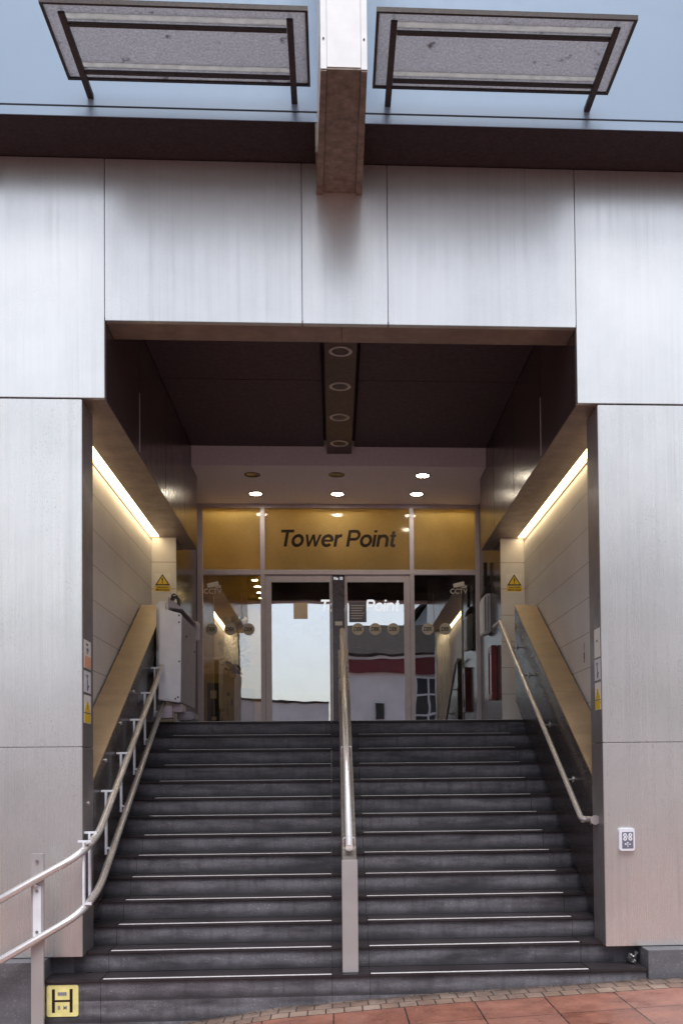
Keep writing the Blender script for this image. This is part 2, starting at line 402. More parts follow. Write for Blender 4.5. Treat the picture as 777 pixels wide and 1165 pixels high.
def copy_tree(o, parent=None):
    c = o.copy(); col.objects.link(c)
    if parent is not None: c.parent = parent; c.matrix_parent_inverse = Matrix()
    for ch in [q for q in bpy.data.objects if q.parent == o]: copy_tree(ch, c)
    return c
def fillet(pts, rad, seg=8):
    pts = [Vector(p) for p in pts]; res = [pts[0]]
    for a, b, c in zip(pts, pts[1:], pts[2:]):
        u = (a - b); v = (c - b); d = min(rad, u.length * .45, v.length * .45)
        p, q = b + u.normalized() * d, b + v.normalized() * d
        for i in range(seg + 1):
            t = i / seg; res.append(p.lerp(b, t).lerp(b.lerp(q, t), t))
    res.append(pts[-1]); return res

# ------------------------------------------------------------------ key dimensions (metres)
WL, WR = -2.11, 2.32           # inner faces of pillars and string walls
BL, BR = -1.915, 2.14          # inner faces of the side boxes over the stair
TL, TR = -2.42, 2.62           # tiled walls
ZP, ZF, ZO = 4.869, 5.535, 6.945
YO, YG, YPIER, YBOX = -.535, 7.083, 4.97, 5.74
RISE, GO, Y1 = .178, .30, -.184
LAND = 13 * RISE

# ------------------------------------------------------------------ street
def street_z(x):
    pts = [(-60, -2.2), (-14, -1.75), (-7, -1.02), (-2.7, -.56), (-1.2, -.368), (-.45, -.26), (.71, -.182), (1.72, -.136), (2.62, -.092), (5, .0), (14, .35), (60, .5)]
    for (a, b), (c, d) in zip(pts, pts[1:]):
        if a <= x <= c: return b + (d - b) * (x - a) / (c - a)
    return pts[0][1] if x < pts[0][0] else pts[-1][1]
bm = bmesh.new()
xs = [-400, -150, -60, -30, -14, -10, -7, -5, -4, -3.3, -2.7, -2.2, -1.7, -1.2, -.8, -.45, 0, .35, .71, 1.2, 1.72, 2.2, 2.62, 3.2, 4, 5, 8, 14, 30, 60, 150, 400]
ys = [-400, -120, -40, -20, -10, -5, -2, -1, -.17, .5]
grid = [[bm.verts.new((x, y, street_z(x))) for x in xs] for y in ys]
for a, b in zip(grid, grid[1:]):
    for i in range(len(xs) - 1): bm.faces.new((a[i], a[i + 1], b[i + 1], b[i]))
mb = MB(); mb.bm.free(); mb.bm = bm
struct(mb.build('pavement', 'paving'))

# ------------------------------------------------------------------ the building
B = thing('office_building', (0, 0, 0), 'grey metal clad office building with a stepped entrance recess and blue glass above', 'building')
def part(name, mat, fn, parent=B):
    m = MB(); fn(m); return m.build(name, mat, parent)
G = .003
def panel(x0, x1, z0, z1, mat='steel', y0=0., y1=.06): part('cladding_panel', mat, lambda m: m.box(x0 + G, x1 - G, y0, y1, z0 + G, z1 - G, .003))
panel(-4.6, BL, ZP, ZO - .003); panel(-7.4, -4.6, ZP, ZO - .003)
panel(BR, 4.85, ZP, ZO - .003); panel(4.85, 7.6, ZP, ZO - .003)
for a, b in ((BL, -.24), (-.24, .498), (.498, BR)): panel(a, b, ZF, ZO - .003)
part('fascia_core', 'box', lambda m: m.box(BL + .004, BR - .004, .062, .37, ZF + .03, ZO))
part('fascia_soffit', 'boxsoffit', lambda m: (m.box(BL + .003, .098, .003, .372, ZF + .004, ZF + .028), m.box(.102, BR - .003, .003, .372, ZF + .004, ZF + .028)))
for s, e, x0, x1 in ((-1, WL, -7.4, WL), (1, WR, WR, 7.6)):
    for z0, z1 in ((.156, 1.908), (1.912, ZP - .009)):
        part('pillar_cladding', 'steel_low', lambda m: m.box(x0, x1, .006, .38, z0, z1, .004))
# the pillars' inner returns: steel facing the stairs, its shade put in as a darker colour
for X0, X1, nm in ((WL, WL + .004, 0), (WR - .004, WR, 0)):
    part('pillar_return', 'return', lambda m: (m.box(X0, X1, .012, .378, .16, 1.906), m.box(X0, X1, .012, .378, 1.914, ZP - .012)))
# plinths with the recess for the lowest step
part('plinth', 'plinth', lambda m: (m.box(-7.4, -2.385, -.195, .37, -2.5, .150, .004), m.box(-2.384, WL - .002, .14, .37, -.3, .150)))
part('plinth', 'plinth', lambda m: (m.box(2.622, 7.6, -.195, .37, -2.5, .150, .004), m.box(WR + .002, 2.621, .14, .37, -.3, .150)))
# side boxes over the stair
def side_box(s):
    xi, xo = (BL, -2.31) if s < 0 else (BR, 2.53)
    a, b = min(xi, xo), max(xi, xo)
    cuts = [.064, 1.53, 3.08, 4.53, YBOX]
    for i, (p, q) in enumerate(zip(cuts, cuts[1:])):
        part('bronze_wall_panel', 'box', lambda m: m.box(xi - .02 if s < 0 else xi, xi if s < 0 else xi + .02, p + .006, q - .006, ZP + .002, 6.5, .004))
    part('joint_highlight', 'alu', lambda m: m.box(xi - .003 if s < 0 else xi - .004, xi + .004 if s < 0 else xi + .003, 1.524, 1.536, ZP + .03, 5.5))  # pale bar set in for the highlight along the panel edge
    part('side_box_core', 'ceil', lambda m: m.box(a + .022, b - .022, .064, YBOX - .01, ZP + .03, 6.5))
    for p, q in ((.064, 3.6), (3.604, YBOX)):
        part('bronze_soffit_panel', 'boxsoffit', lambda m: m.box(a + .002, b - .002, p, q, ZP, ZP + .022, .003))
side_box(-1); side_box(1)
# tiled recess walls, piers, reveal walls
part('tiled_wall', 'tile', lambda m: m.box(-2.62, TL, .381, YPIER, -.4, 5.2))
part('tiled_wall', 'tile', lambda m: m.box(TR, 2.82, .381, YPIER, -.4, 5.2))
part('end_pier', 'tile', lambda m: m.box(TL, -2.095, YPIER, YPIER + .03, LAND, ZP - .004, .003))
part('end_pier', 'tile', lambda m: m.box(2.295, TR, YPIER, YPIER + .03, LAND, ZP - .004, .003))
part('reveal_wall', 'reveal', lambda m: m.prism([(YPIER + .032, LAND), (7.2, LAND), (7.2, 6.5), (YBOX + .004, 6.5), (YBOX + .004, ZP - .004), (YPIER + .032, ZP - .004)], -2.6, -2.10, 'X'))
part('reveal_wall', 'reveal', lambda m: m.prism([(YPIER + .032, LAND), (7.2, LAND), (7.2, 6.5), (YBOX + .004, 6.5), (YBOX + .004, ZP - .004), (YPIER + .032, ZP - .004)], 2.315, 2.8, 'X'))
# string walls with a sloping ledge
prof = [(.382, .352), (.382, 1.61), (4.12, 3.78), (4.12, 2.567)]
part('string_wall', 'string', lambda m: m.prism(prof, TL + .004, WL - .002, 'X', .004))
part('string_wall', 'string', lambda m: m.prism(prof, WR + .002, TR - .004, 'X', .004))
def ledge(m, x0, x1):
    for a, b in ((0, .40), (.4015, 1)):
        p = lambda t, h: (.384 + (4.125 - .384) * t, 1.612 + (3.782 - 1.612) * t + h)
        m.prism([p(a, .002), p(b, .002), p(b, .026), p(a, .026)], x0, x1, 'X')
part('ledge', 'ledge', lambda m: ledge(m, TL + .022, WL + .003))
part('ledge', 'ledge', lambda m: ledge(m, WR - .003, TR - .022))
# ceiling
for x0, x1 in ((BL + .004, -.108), (.315, BR - .004)):
    for y0, y1 in ((.374, 2.80), (2.814, 5.115)):
        part('ceiling_panel', 'ceil', lambda m: m.box(x0, x1, y0, y1, 6.16, 6.19, .003))
part('ceiling_joint', 'spine', lambda m: (m.box(-1.70, -.17, 2.80, 2.814, 6.154, 6.170), m.box(.37, 1.86, 2.80, 2.814, 6.154, 6.170)))
part('ceiling_void', 'ceil', lambda m: m.box(BL - .3, BR + .3, .374, 7.2, 6.26, 6.5))
part('ceiling_spine', 'spine', lambda m: m.box(-.063, .27, .374, 5.084, 6.05, 6.15, .004))
part('bulkhead', 'bulk', lambda m: (m.box(BL + .004, BR - .004, 5.121, YBOX, 5.896, 6.25), m.box(-2.098, 2.313, YBOX + .001, YG + .08, 5.896, 6.25)))
# overhang and upper storey
part('overhang_soffit', 'soffit', lambda m: m.box(-7.4, 7.6, YO + .006, .36, ZO, ZO + .05))
def bluepanels(m):
    for a, b in ((-7.4, -4.6), (-4.596, -2.3), (-2.296, .113), (.117, 2.62), (2.624, 5.0), (5.004, 7.6)):
        m.box(a, b, YO, YO + .03, ZO + .095, 9.6, .002)
part('blue_glass_panel', 'blue', lambda m: m.box(-7.4, .113, YO, YO + .03, ZO + .092, 9.8, .002))
part('blue_glass_panel', 'blue', lambda m: m.box(.117, 7.6, YO, YO + .03, ZO + .092, 9.8, .002))
part('drip_trim', 'blue', lambda m: m.box(-7.4, 7.6, YO, YO + .03, ZO + .004, ZO + .078, .002))
part('gasket', 'black', lambda m: m.box(-7.4, 7.6, YO + .006, YO + .03, ZO + .078, ZO + .092))
part('upper_core', 'soffit', lambda m: m.box(-7.4, 7.6, YO + .032, 6.0, ZO + .051, 9.8))
part('side_core', 'soffit', lambda m: m.box(-7.4, -2.63, .385, 9.5, -2, ZO))
part('side_core', 'soffit', lambda m: m.box(2.83, 7.6, .385, 9.5, -2, ZO))
# sheltered steps' landing and lobby shell behind the glass
part('lobby_floor', 'lobbyfloor', lambda m: m.box(-2.6, 2.8, YG + .03, 10.5, LAND - .2, LAND))
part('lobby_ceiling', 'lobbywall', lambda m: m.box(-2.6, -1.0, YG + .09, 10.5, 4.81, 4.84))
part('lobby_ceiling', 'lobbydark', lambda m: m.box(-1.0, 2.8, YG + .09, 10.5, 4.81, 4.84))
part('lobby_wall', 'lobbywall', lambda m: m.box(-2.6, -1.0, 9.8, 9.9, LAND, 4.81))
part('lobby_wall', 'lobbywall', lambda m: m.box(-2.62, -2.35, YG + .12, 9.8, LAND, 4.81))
part('lobby_light_screen', 'lobbywall', lambda m: m.box(-1.06, -1.02, YG + .25, 9.8, LAND, 4.81))  # added screen, keeps the lit side's light off the lobby behind the doors
part('lobby_dark_wall', 'lobbydark', lambda m: (m.box(-1.018, -.99, YG + .25, 9.8, LAND, 4.81), m.box(-.99, 2.6, 8.7, 8.8, LAND, 4.81), m.box(2.55, 2.6, YG + .12, 8.7, LAND, 4.81)))  # added dark faces, coloured to keep the space behind the doors dim
part('transom_light_box', 'lobbywall', lambda m: (m.box(-2.12, 2.36, YG + .62, YG + .65, 4.845, 6.25), m.box(-2.12, 2.36, YG + .09, YG + .62, 6.22, 6.25), m.box(-2.15, -2.12, YG + .09, YG + .65, 4.845, 6.25), m.box(2.36, 2.39, YG + .09, YG + .65, 4.845, 6.25)))
# fluorescent tubes behind the gold film and the lobby lamps
def lobby_lamp(x, y):
    t = thing('lobby_downlight', (x, y, 4.806), 'x', 'ceiling lamp', 'lobby ceiling lamps')
    m = MB(); m.disc((x, y, 4.803), .05, 'Z', .006, 20); m.build('lamp', 'lobbylamp', t)
    m = MB(); m.disc((x, y, 4.803), .065, 'Z', .010, 20, .051); m.build('ring', 'alu_light', t)
    return t
LL = 'small lit ceiling lamp in the lobby, seen at the top of the left side window'
l0 = lobby_lamp(-1.25, 7.6); l0['label'] = LL
for y in (8.15, 8.7, 9.25):
    c = copy_tree(l0); c.location.y = y
for x in (-1.55, .10, 1.78):
    m = MB(); m.tube([(x - .42, YG + .12, 5.95), (x + .42, YG + .12, 5.95)], .02, 10)
    m.build('light_box_tube', 'tube', B)

# ------------------------------------------------------------------ staircase
ST = thing('staircase', (.105, -.184, 0), 'wide dark granite staircase with metal nosing strips rising to the glass doors', 'stairs')
for k in range(14):
    y, z = Y1 + GO * k, RISE * k
    x0, x1 = (TL + .04, TR - .005) if k == 0 else (WL - .10, WR + .10)
    cutsx = [x0, -1.92, -.03, .285, 2.13, x1]
    m = MB()
    for a, b in zip(cutsx, cutsx[1:]):
        j = .0013
        bot = -2.4 if k == 0 else z - RISE + .001
        if k in (0, 1):
            m.box(a + j, b - j, y + .022, y + GO + .1, bot, z - .025, .002)
        else: m.box(a + j, b - j, y + .022, y + GO + .015, bot, z - .025, .002)
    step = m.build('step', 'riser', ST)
    m = MB(); y1 = y + GO + .018
    for a, b in zip(cutsx, cutsx[1:]): m.box(a + .0013, b - .0013, y, y1, z - .024, z, .004)
    tr = m.build('tread', 'tread', step)
    for a, b in ((-1.92 + .02, -.035), (.29, 2.12)):
        m = MB(); m.box(a, b, y + .014, y + .040, z - .001, z + .003, .001)
        m.build('nosing_strip', 'strip_alu', step)
m = MB()
for i in range(5):
    for a, b in zip([WL - .1, -1.0, .13, 1.25], [-1.0, .13, 1.25, WR + .1]): m.box(a + .002, b - .002, 4.036 + i * .612, 4.644 + i * .612, LAND - .04, LAND - .001, .002)
m.build('landing_floor', 'landing', ST)  # unseen floor, made pale to bounce the downlights onto the bulkhead
# landing under the side parts
m = MB(); m.box(TL + .002, WL - .103, 3.5, YPIER, LAND - .3, LAND - .003); m.box(WR + .103, TR - .002, 3.5, YPIER, LAND - .3, LAND - .003)
m.build('landing_end', 'tread', ST)

# ------------------------------------------------------------------ glazed screen
GS = thing('glazed_entrance', (.12, YG, LAND), 'aluminium framed glass entrance screen with two doors and gold lettered panel above', 'entrance doors')
ZT0, ZT1, ZH = 4.784, 4.860, 5.833
m = MB()
for x, h in ((-2.055, .042), (-1.085, .035), (1.246, .035), (2.285, .03)): m.box(x - h, x + h, YG - .03, YG + .06, LAND, 5.894, .003)
m.box(-2.012, 2.254, YG - .026, YG + .056, ZT0, ZT1, .003)
m.box(-2.012, 2.254, YG - .026, YG + .056, ZH, 5.893, .003)
for a, b in ((-2.012, -1.121), (1.282, 2.254)): m.box(a, b, YG - .026, YG + .056, LAND + .002, LAND + .09, .003)
fr = m.build('frame', 'alu', GS)
for a, b in ((-2.012, -1.121), (-1.049, 1.210), (1.282, 2.254)):
    m = MB(); m.box(a, b, YG + .01, YG + .018, ZT1, ZH)
    p = m.build('transom_pane', 'film', GS)
    if a == -1.049:
        m = MB(); m.grotesk('Tower Point', (-.837, YG + .0095, 5.230), .262, 1.86)
        m.build('lettering', 'letter', p)
def cctv(x, parent):
    m = MB(); Y = YG + .006
    m.text('CCTV', (x, Y, 4.491), (1, 0, 0), .082, .27, bold=.006, depth=.002)
    a = R(12); c, s = math.cos(a), math.sin(a)
    def q(px, pz): return (x + .14 + px * c - pz * s, 4.632 + px * s + pz * c)
    m.prism([q(-.092, -.033), q(.087, -.033), q(.087, .038), q(-.092, .033)], Y - .001, Y + .001, 'Y')
    m.prism([(x + .16, 4.60), (x + .185, 4.583), (x + .24, 4.583), (x + .24, 4.605)], Y - .001, Y + .001, 'Y')
    m.box(x + .23, x + .26, Y - .001, Y + .001, 4.578, 4.621)
    m.build('camera_warning_decal', 'vinyl', parent)
def sticker(x, parent, Y=YG + .004, mat='vinyl'):
    m = MB(); m.disc((x, Y, 3.931), .094, 'Y', .002, 36)
    m.build('round_sticker', 'sticker', parent)
    m = MB(); m.text('DEK', (x, Y - .003, 3.90), (1, 0, 0), .065, .136, bold=.02, shear=.2, depth=.0015, center=True)
    m.build('sticker_print', 'letter', parent)
for (a, b, stick, cx) in ((-2.012, -1.121, (-1.885, -1.593, -1.31), -1.996), (1.282, 2.254, (1.489, 1.766), 1.85)):
    m = MB(); m.box(a, b, YG + .010, YG + .018, LAND + .09, ZT0)
    p = m.build('side_pane', 'sideglass', GS)
    cctv(cx, p)
    for x in stick: sticker(x, p)
def leaf(x0, x1, hinge):
    m = MB(); z1 = ZT0 - .005
    w0, w1 = (.092, .02) if hinge < 0 else (.02, .092)
    m.box(x0, x0 + w0, YG - .012, YG + .035, LAND + .012, z1, .003); m.box(x1 - w1, x1, YG - .012, YG + .035, LAND + .012, z1, .003)
    m.box(x0 + w0, x1 - w1, YG - .012, YG + .035, z1 - .11, z1, .003); m.box(x0 + w0, x1 - w1, YG - .012, YG + .035, LAND + .012, LAND + .11, .003)
    d = m.build('door', 'alu', GS)
    m = MB(); m.box(x0 + w0, x1 - w1, YG + .006, YG + .014, LAND + .11, z1 - .11)
    m.build('door_pane', 'glass', d)
    return d
d1 = leaf(-1.045, -.030, -1); d2 = leaf(.209, 1.208, 1)
for x in (-.853, -.554, -.255): sticker(x, d1, YG + .03)
for x in (.391, .663, .945): sticker(x, d2, YG + .002)
m = MB(); m.box(-.611, -.393, YG - .002, YG + .001, 4.094, 4.344); m.build('notice', 'tanpaper', d1)
m = MB(); m.box(.253, .526, YG - .002, YG + .001, 4.04, 4.357); n2 = m.build('notice', 'greypaper', d2); n2['label'] = 'dark notice with lines of pale print'
m = MB()
for i in range(6): m.box(.285, .495 - .02 * (i % 3), YG - .0045, YG - .0025, 4.295 - i * .04, 4.306 - i * .04)
m.build('notice_print', 'vinyl', d2)
m = MB(); m.grotesk('Tower Point', (-.213, YG + .0055, 4.212), .18, 1.271, depth=.002)
m.build('reflected_lettering', 'letterw', d2)  # glowing letters stand in for the reflection of the sign
m = MB(); m.box(-.004, .183, YG - .004, YG + .05, LAND + .01, ZT0 - .002, .003); post = m.build('meeting_post', 'alu_dark', GS)
m = MB()
for x in (-.015, .196): m.box(x - .010, x + .010, YG - .016, YG + .03, LAND + .01, ZT0 - .002, .002)
m.build('post_edge', 'alu_light', post)
m = MB(); m.text('No 10', (.089, YG - .008, 4.705), (1, 0, 0), .05, .136, depth=.004, center=True, bold=.01); m.build('house_number', 'letterw', post)
m = MB(); m.box(.033, .147, YG - .008, YG - .005, 3.986, 4.051); m.build('post_label', 'paper', post)

# ------------------------------------------------------------------ lamps
def downlight(x, y, z, lit, label):
    t = thing('recessed_downlight', (x, y, z), label, 'ceiling light', 'round downlights in the pale soffit')
    m = MB(); m.disc((x, y, z - .002), .114, 'Z', .012, 36, .089); m.build('ring', 'spine', t)
    m = MB(); m.disc((x, y, z - .001), .088, 'Z', .006, 32); m.build('lamp', 'lamp' if lit else 'box', t)
downlight(-1.143, 6.497, 5.896, 1, 'lit round downlight at the left end of the row above the doors')
downlight(.086, 6.486, 5.896, 1, 'lit round downlight in the middle of the row above the doors')
downlight(1.282, 6.464, 5.896, 1, 'lit round downlight at the right end of the row above the doors')
downlight(1.292, 5.528, 5.896, 1, 'lit round downlight at the right of the front row in the pale soffit')
downlight(-1.116, 5.54, 5.896, 0, 'unlit dark downlight at the left of the front row in the pale soffit')
downlight(.071, 5.514, 5.896, 0, 'unlit dark downlight in the middle of the front row in the pale soffit')
for y, q in ((1.744, 'nearest the street'), (2.683, 'second from the street'), (3.66, 'third from the street'), (4.633, 'nearest the doors')):
    t = thing('ring_downlight', (.102, y, 6.05), 'unlit ring downlight in the dark ceiling spine, ' + q, 'ceiling light', 'unlit ring lights along the ceiling spine')
    m = MB(); m.disc((.102, y, 6.048), .122, 'Z', .014, 36, .09); m.build('ring', 'alu_light', t)
    m = MB(); m.disc((.102, y, 6.049), .089, 'Z', .004, 32); m.build('lamp_glass', 'box', t)
for s, x0, x1, side in ((-1, -2.408, -2.314, 'left'), (1, 2.534, 2.608, 'right')):
    t = thing('strip_light', ((x0 + x1) / 2, 2.7, 4.88), 'long warm lit strip light in the soffit above the %s tiled wall' % side, 'strip light', 'strip lights over the tiled walls')
    m = MB(); m.box(x0, x1, .40, 4.955, 4.872, 4.882); m.build('diffuser', 'strip', t)
    m = MB(); e = .006
    lz, rz = (4.832, 4.862) if s < 0 else (4.862, 4.832)
    m.box(x0 - e, x0 - .0015, .40, 4.955, lz if s < 0 else 4.871, 4.90); m.box(x1 + .0005, x1 + (.006 if s > 0 else .003), .40, 4.955, rz if s > 0 else 4.871, 4.90); m.box(x0 - .003, x1 + .002, .40, 4.955, 4.884, 4.92)
    m.box(x0 - .003, x1 + .002, 4.957, 4.967, 4.862, 4.91)
    m.build('trough', 'boxsoffit', t)

# ------------------------------------------------------------------ fin and awnings on the upper wall
F = thing('facade_fin', (.1, -.8, 6.68), 'white vertical box fin with a brown underside projecting over the entrance', 'facade fin')
def quadbox(m, p):     # p: bottom quad (front l, front r, back r, back l) raised to z
    pass
fx0, fx1, bx0, bx1, fz, yf = -.054, .277, -.114, .283, 6.68, -1.52
m = MB(); m.prism([(fx0 + .045, yf), (fx1 - .045, yf), (fx1 - .045, YO - .002), (fx0 + .045, YO - .002)], fz + .02, 9.8, 'Z'); m.build('fin_face', 'fin_white', F)
for a, b, q in ((fx0, fx0 + .043, bx0), (fx1 - .043, fx1, bx1 - .055)):
    m = MB(); d = (-.039 if a == fx0 else .004); m.prism([(a, yf - .006), (b, yf - .006), (b + d, YO - .002), (a + d, YO - .002)], fz + .002, 9.8, 'Z'); m.build('side_flange', 'fin_white', F)
m = MB(); m.prism([(fx0 + .045, yf + .004), (fx1 - .045, yf + .004), (bx1 - .06, -.004), (bx0 + .06, -.004)], fz + .004, fz + .018, 'Z'); m.build('underside', 'fin_soffit', F)
m = MB()
m.prism([(fx0, yf), (fx0 + .042, yf), (bx0 + .058, -.004), (bx0, -.004)], fz - .012, fz, 'Z'); m.prism([(fx1 - .042, yf), (fx1, yf), (bx1, -.004), (bx1 - .058, -.004)], fz - .012, fz, 'Z')
m.prism([(bx0 + .004, -.535), (bx1 - .004, -.535), (bx1 - .004, -.004), (bx0 + .004, -.004)], fz + .02, ZO - .003, 'Z')
m.build('underside_lip', 'fin_soffit', F)
m = MB()
for x in (fx0 + .021, fx1 - .021): m.disc((x, yf - .008, 6.90), .007, 'Y', .006, 12)
m.build('bolt', 'black', F)
def awning(x0, x1, ax0, ax1, y0, y1, label):
    Z = 7.10; t = thing('glass_awning', ((x0 + x1) / 2, YO, Z), label, 'awning', 'glazed awnings on the upper wall')
    ya, yb = y0 + .17, y1 - .13
    m = MB()
    for a, b, c, d in ((x0 + .02, ax0, y0 + .02, y1 - .02), (ax1, x1 - .02, y0 + .02, y1 - .02), (ax0, ax1, y0 + .02, ya - .06), (ax0, ax1, ya, yb - .055), (ax0, ax1, yb, y1 - .02)): m.box(a, b, c, d, Z + .045, Z + .055)
    m.build('pane', 'awning', t)
    m = MB(); h = (Z + .03, Z + .065)
    m.box(x0, x1, y0, y0 + .02, *h); m.box(x0, x1, y1 - .02, y1, *h); m.box(x0, x0 + .02, y0 + .02, y1 - .02, *h); m.box(x1 - .02, x1, y0 + .02, y1 - .02, *h)
    m.build('edge_frame', 'awnframe', t)
    for x in (ax0, ax1):
        m = MB(); m.prism([(y0 + .07, Z + .028), (YO - .002, Z + .028), (YO - .002, Z - .012), (y0 + .07, Z + .008)], x - .024, x + .024, 'X', .003)
        m.build('support_arm', 'awnframe', t)
    for y in (ya, yb):
        m = MB(); m.box(ax0 + .026, ax1 - .026, y, y + .022, Z + .002, Z + .028); m.build('cross_bar', 'awnframe', t)
        m = MB(); m.box(ax0, ax1, y - (.06 if y == ya else .055), y, Z + .046, Z + .054); m.build('pale_bar', 'awnbar', t)
awning(-2.037, -.143, -1.90, -.275, -1.485, -.69, 'left one of two framed glass awnings on the blue upper wall')
awning(.350, 2.254, .48, 2.12, -1.50, -.69, 'right one of two framed glass awnings on the blue upper wall')

# ------------------------------------------------------------------ centre balustrade
CB = thing('centre_balustrade', (.125, -.12, 0), 'slim steel balustrade with tube handrail down the middle of the stairs', 'balustrade')
x0, x1 = .060, .186
m = MB(); m.box(x0 - .003, x1 + .003, -.12, -.075, .002, .940, .004); m.build('end_post', 'post', CB)
S = .593
m = MB(); m.prism([(-.073, .0), (-.073, .925), (3.75, .925 + S * 3.823), (3.75, 2.20)], x0 + .003, x1 - .003, 'X', .003); m.build('sloping_panel', 'bronze_rail', CB)
m = MB(); m.tube([(.123, -.05, 1.035), (.113, 3.85, 3.445)], .033, 18); m.build('handrail', 'rail', CB)
for y in (.12, 1.45, 2.75):
    m = MB(); zt = 1.035 + (y + .05) * .618
    for s in (-1, 1):
        m.tube(fillet([(.123 + s * .048, y, zt - .16), (.123 + s * .048, y, zt - .03), (.123 + s * .01, y, zt - .025)], .02, 4), .007, 8)
    m.build('rail_bracket', 'rail', CB)

# ------------------------------------------------------------------ right handrail
RH = thing('handrail', (2.28, 2.0, 2.4), 'single steel tube handrail on the right hand dark stair wall', 'handrail')
pth = fillet([(2.22, 5.12, 3.675), (2.22, 4.64, 3.672), (2.22, .40, 1.235), (2.285, .34, 1.235), (2.285, .18, 1.235)], .05, 6)
m = MB(); m.tube(pth, .026, 16); m.build('rail', 'rail', RH)
m = MB(); m.disc((2.285, .176, 1.235), .042, 'Y', .012, 28); m.build('end_cap', 'alu_light', RH)
for y, z in ((3.98, 3.22), (3.241, 2.83), (2.123, 2.20), (1.108, 1.61), (.45, 1.24)):
    m = MB(); zt = 1.235 + (y - .40) * .5748
    m.tube([(2.22, y, zt - .02), (2.235, y, zt - .055), (2.317, y, zt - .055)], .009, 8); m.disc((2.316, y, zt - .055), .032, 'X', .006, 20)
    m.build('bracket', 'rail', RH)

# ------------------------------------------------------------------ lift track at the left
LT = thing('lift_track', (-2.05, 0, 0), 'pair of curved steel track tubes of the stair lift on the left wall', 'track')
up = [(-2.0, 3.75, 3.20), (-2.0, .10, 1.165), (-2.08, -.205, 1.015), (-2.40, -.30, .838), (-3.05, -.42, .46)]
lo = [(-2.0, 3.75, 2.735), (-2.0, .12, .70), (-2.08, -.205, .535), (-2.40, -.30, .352), (-3.05, -.42, -.02)]
m = MB(); m.tube(fillet(up, .2, 10), .031, 18); m.build('upper_rail', 'rail', LT)
m = MB(); m.tube(fillet(lo, .2, 10), .031, 18); m.build('lower_rail', 'rail', LT)
# rack teeth along the underside of the lower bend
m = MB(); fl = fillet(lo, .2, 10); n = 0
for a, b in zip(fl, fl[1:]):
    L = (b - a).length; k = 0.
    while k < L:
        p = a.lerp(b, k / L); k += .02
        if -.22 < p.y < .75: m.box(p.x - .004 + .029, p.x + .004 + .029, p.y - .005, p.y + .005, p.z - .012, p.z + .012)
m.build('rack', 'bronze_rail', LT)
for y in (3.16, 2.549, 1.964, 1.318, .678, .068, -.128):
    zu = 1.165 + (y - .10) * .5575; zl = .70 + (y - .12) * .5606
    if y < 0: zu, zl = 1.085, .615
    m = MB(); xb = -2.062
    m.box(xb - .009, xb + .009, y - .02, y + .02, zl - .06, zu + .035, .002)
    m.box(WL + .004 if y > .0 else WL - .0, -2.0, y - .014, y + .014, zu + .030, zu + .050, .002)
    m.box(xb, -2.0, y - .012, y + .012, zl - .012, zl + .008, .002)
    m.build('bracket', 'white', LT)
m = MB(); m.box(-2.452, -2.352, -.258, -.225, -1.2, 1.04, .003); po = m.build('post', 'post', LT)
m = MB(); m.box(-2.435, -2.370, -.266, -.259, .37, .78, .002); m.tube([(-2.40, -.262, .77), (-2.42, -.30, .80)], .012, 8); m.build('post_plate', 'white', LT)
m = MB()
for z in (.98, .74, .41): m.disc((-2.402, -.268, z), .012, 'Y', .008, 12)
m.build('bolt', 'bronze_rail', LT)
for y, z in ((2.15, 2.554), (1.514, 2.187), (.866, 1.808), (.198, 1.43)):
    m = MB(); x = WL + .006; m.disc((x, y, z), .018, 'X', .016, 20); o = m.build('steel_stud', 'alu_light')
    tag(o, 'small bright steel stud on the left dark wall, %s' % {2.15: 'highest of four', 1.514: 'second from the top', .866: 'third from the top', .198: 'lowest, on the pillar side'}[y], 'stud', 'steel studs on the left stair wall')

# ------------------------------------------------------------------ folded platform lift
PL = thing('platform_lift', (-1.9, 4.0, 2.5), 'folded white wheelchair platform lift parked at the top of the stairs on the left', 'stair lift')
m = MB(); m.box(-2.095, -1.95, 3.42, 4.30, 2.86, 3.74, .03); m.build('carriage', 'liftwhite', PL)
m = MB(); m.prism([(-2.045, 2.55), (-1.790, 2.515), (-1.772, 3.565), (-2.025, 3.63)], 3.28, 3.32, 'Y', .012); m.build('front_panel', 'liftwhite', PL)
m = MB(); m.prism([(-1.99, 2.55), (-1.797, 2.525), (-1.778, 3.56), (-1.985, 3.60)], 3.323, 4.58, 'Y', .006); m.build('platform', 'liftgrey', PL)
m = MB(); m.prism([(-1.925, 3.635), (-1.762, 3.61), (-1.762, 3.625), (-1.925, 3.765)], 3.27, 4.60, 'Y', .004); m.build('folded_flap', 'liftgrey', PL)
m = MB(); m.prism([(-1.90, 3.72), (-1.88, 3.79), (-1.845, 3.80), (-1.79, 3.74), (-1.79, 3.67), (-1.815, 3.66), (-1.82, 3.72), (-1.85, 3.755), (-1.88, 3.71)], 3.25, 3.36, 'Y', .006); m.build('handle', 'black', PL)
m = MB(); m.prism([(-1.862, 3.765), (-1.83, 3.77), (-1.83, 3.776), (-1.862, 3.771)], 3.242, 3.248, 'Y'); m.build('handle_mark', 'paper', PL)
m = MB(); m.box(-1.85, -1.74, 4.52, 4.68, 3.42, 3.66, .01); m.build('control_box', 'alu', PL)
m = MB(); m.box(-2.06, -1.90, 3.36, 3.55, 2.34, 2.49, .008); m.box(-1.93, -1.80, 3.50, 3.8, 2.42, 2.52, .01); m.build('drive_unit', 'alu', PL)
m = MB(); m.box(-1.90, -1.70, 3.75, 4.2, 2.335, 2.44, .02); m.build('footplate', 'liftgrey', PL)
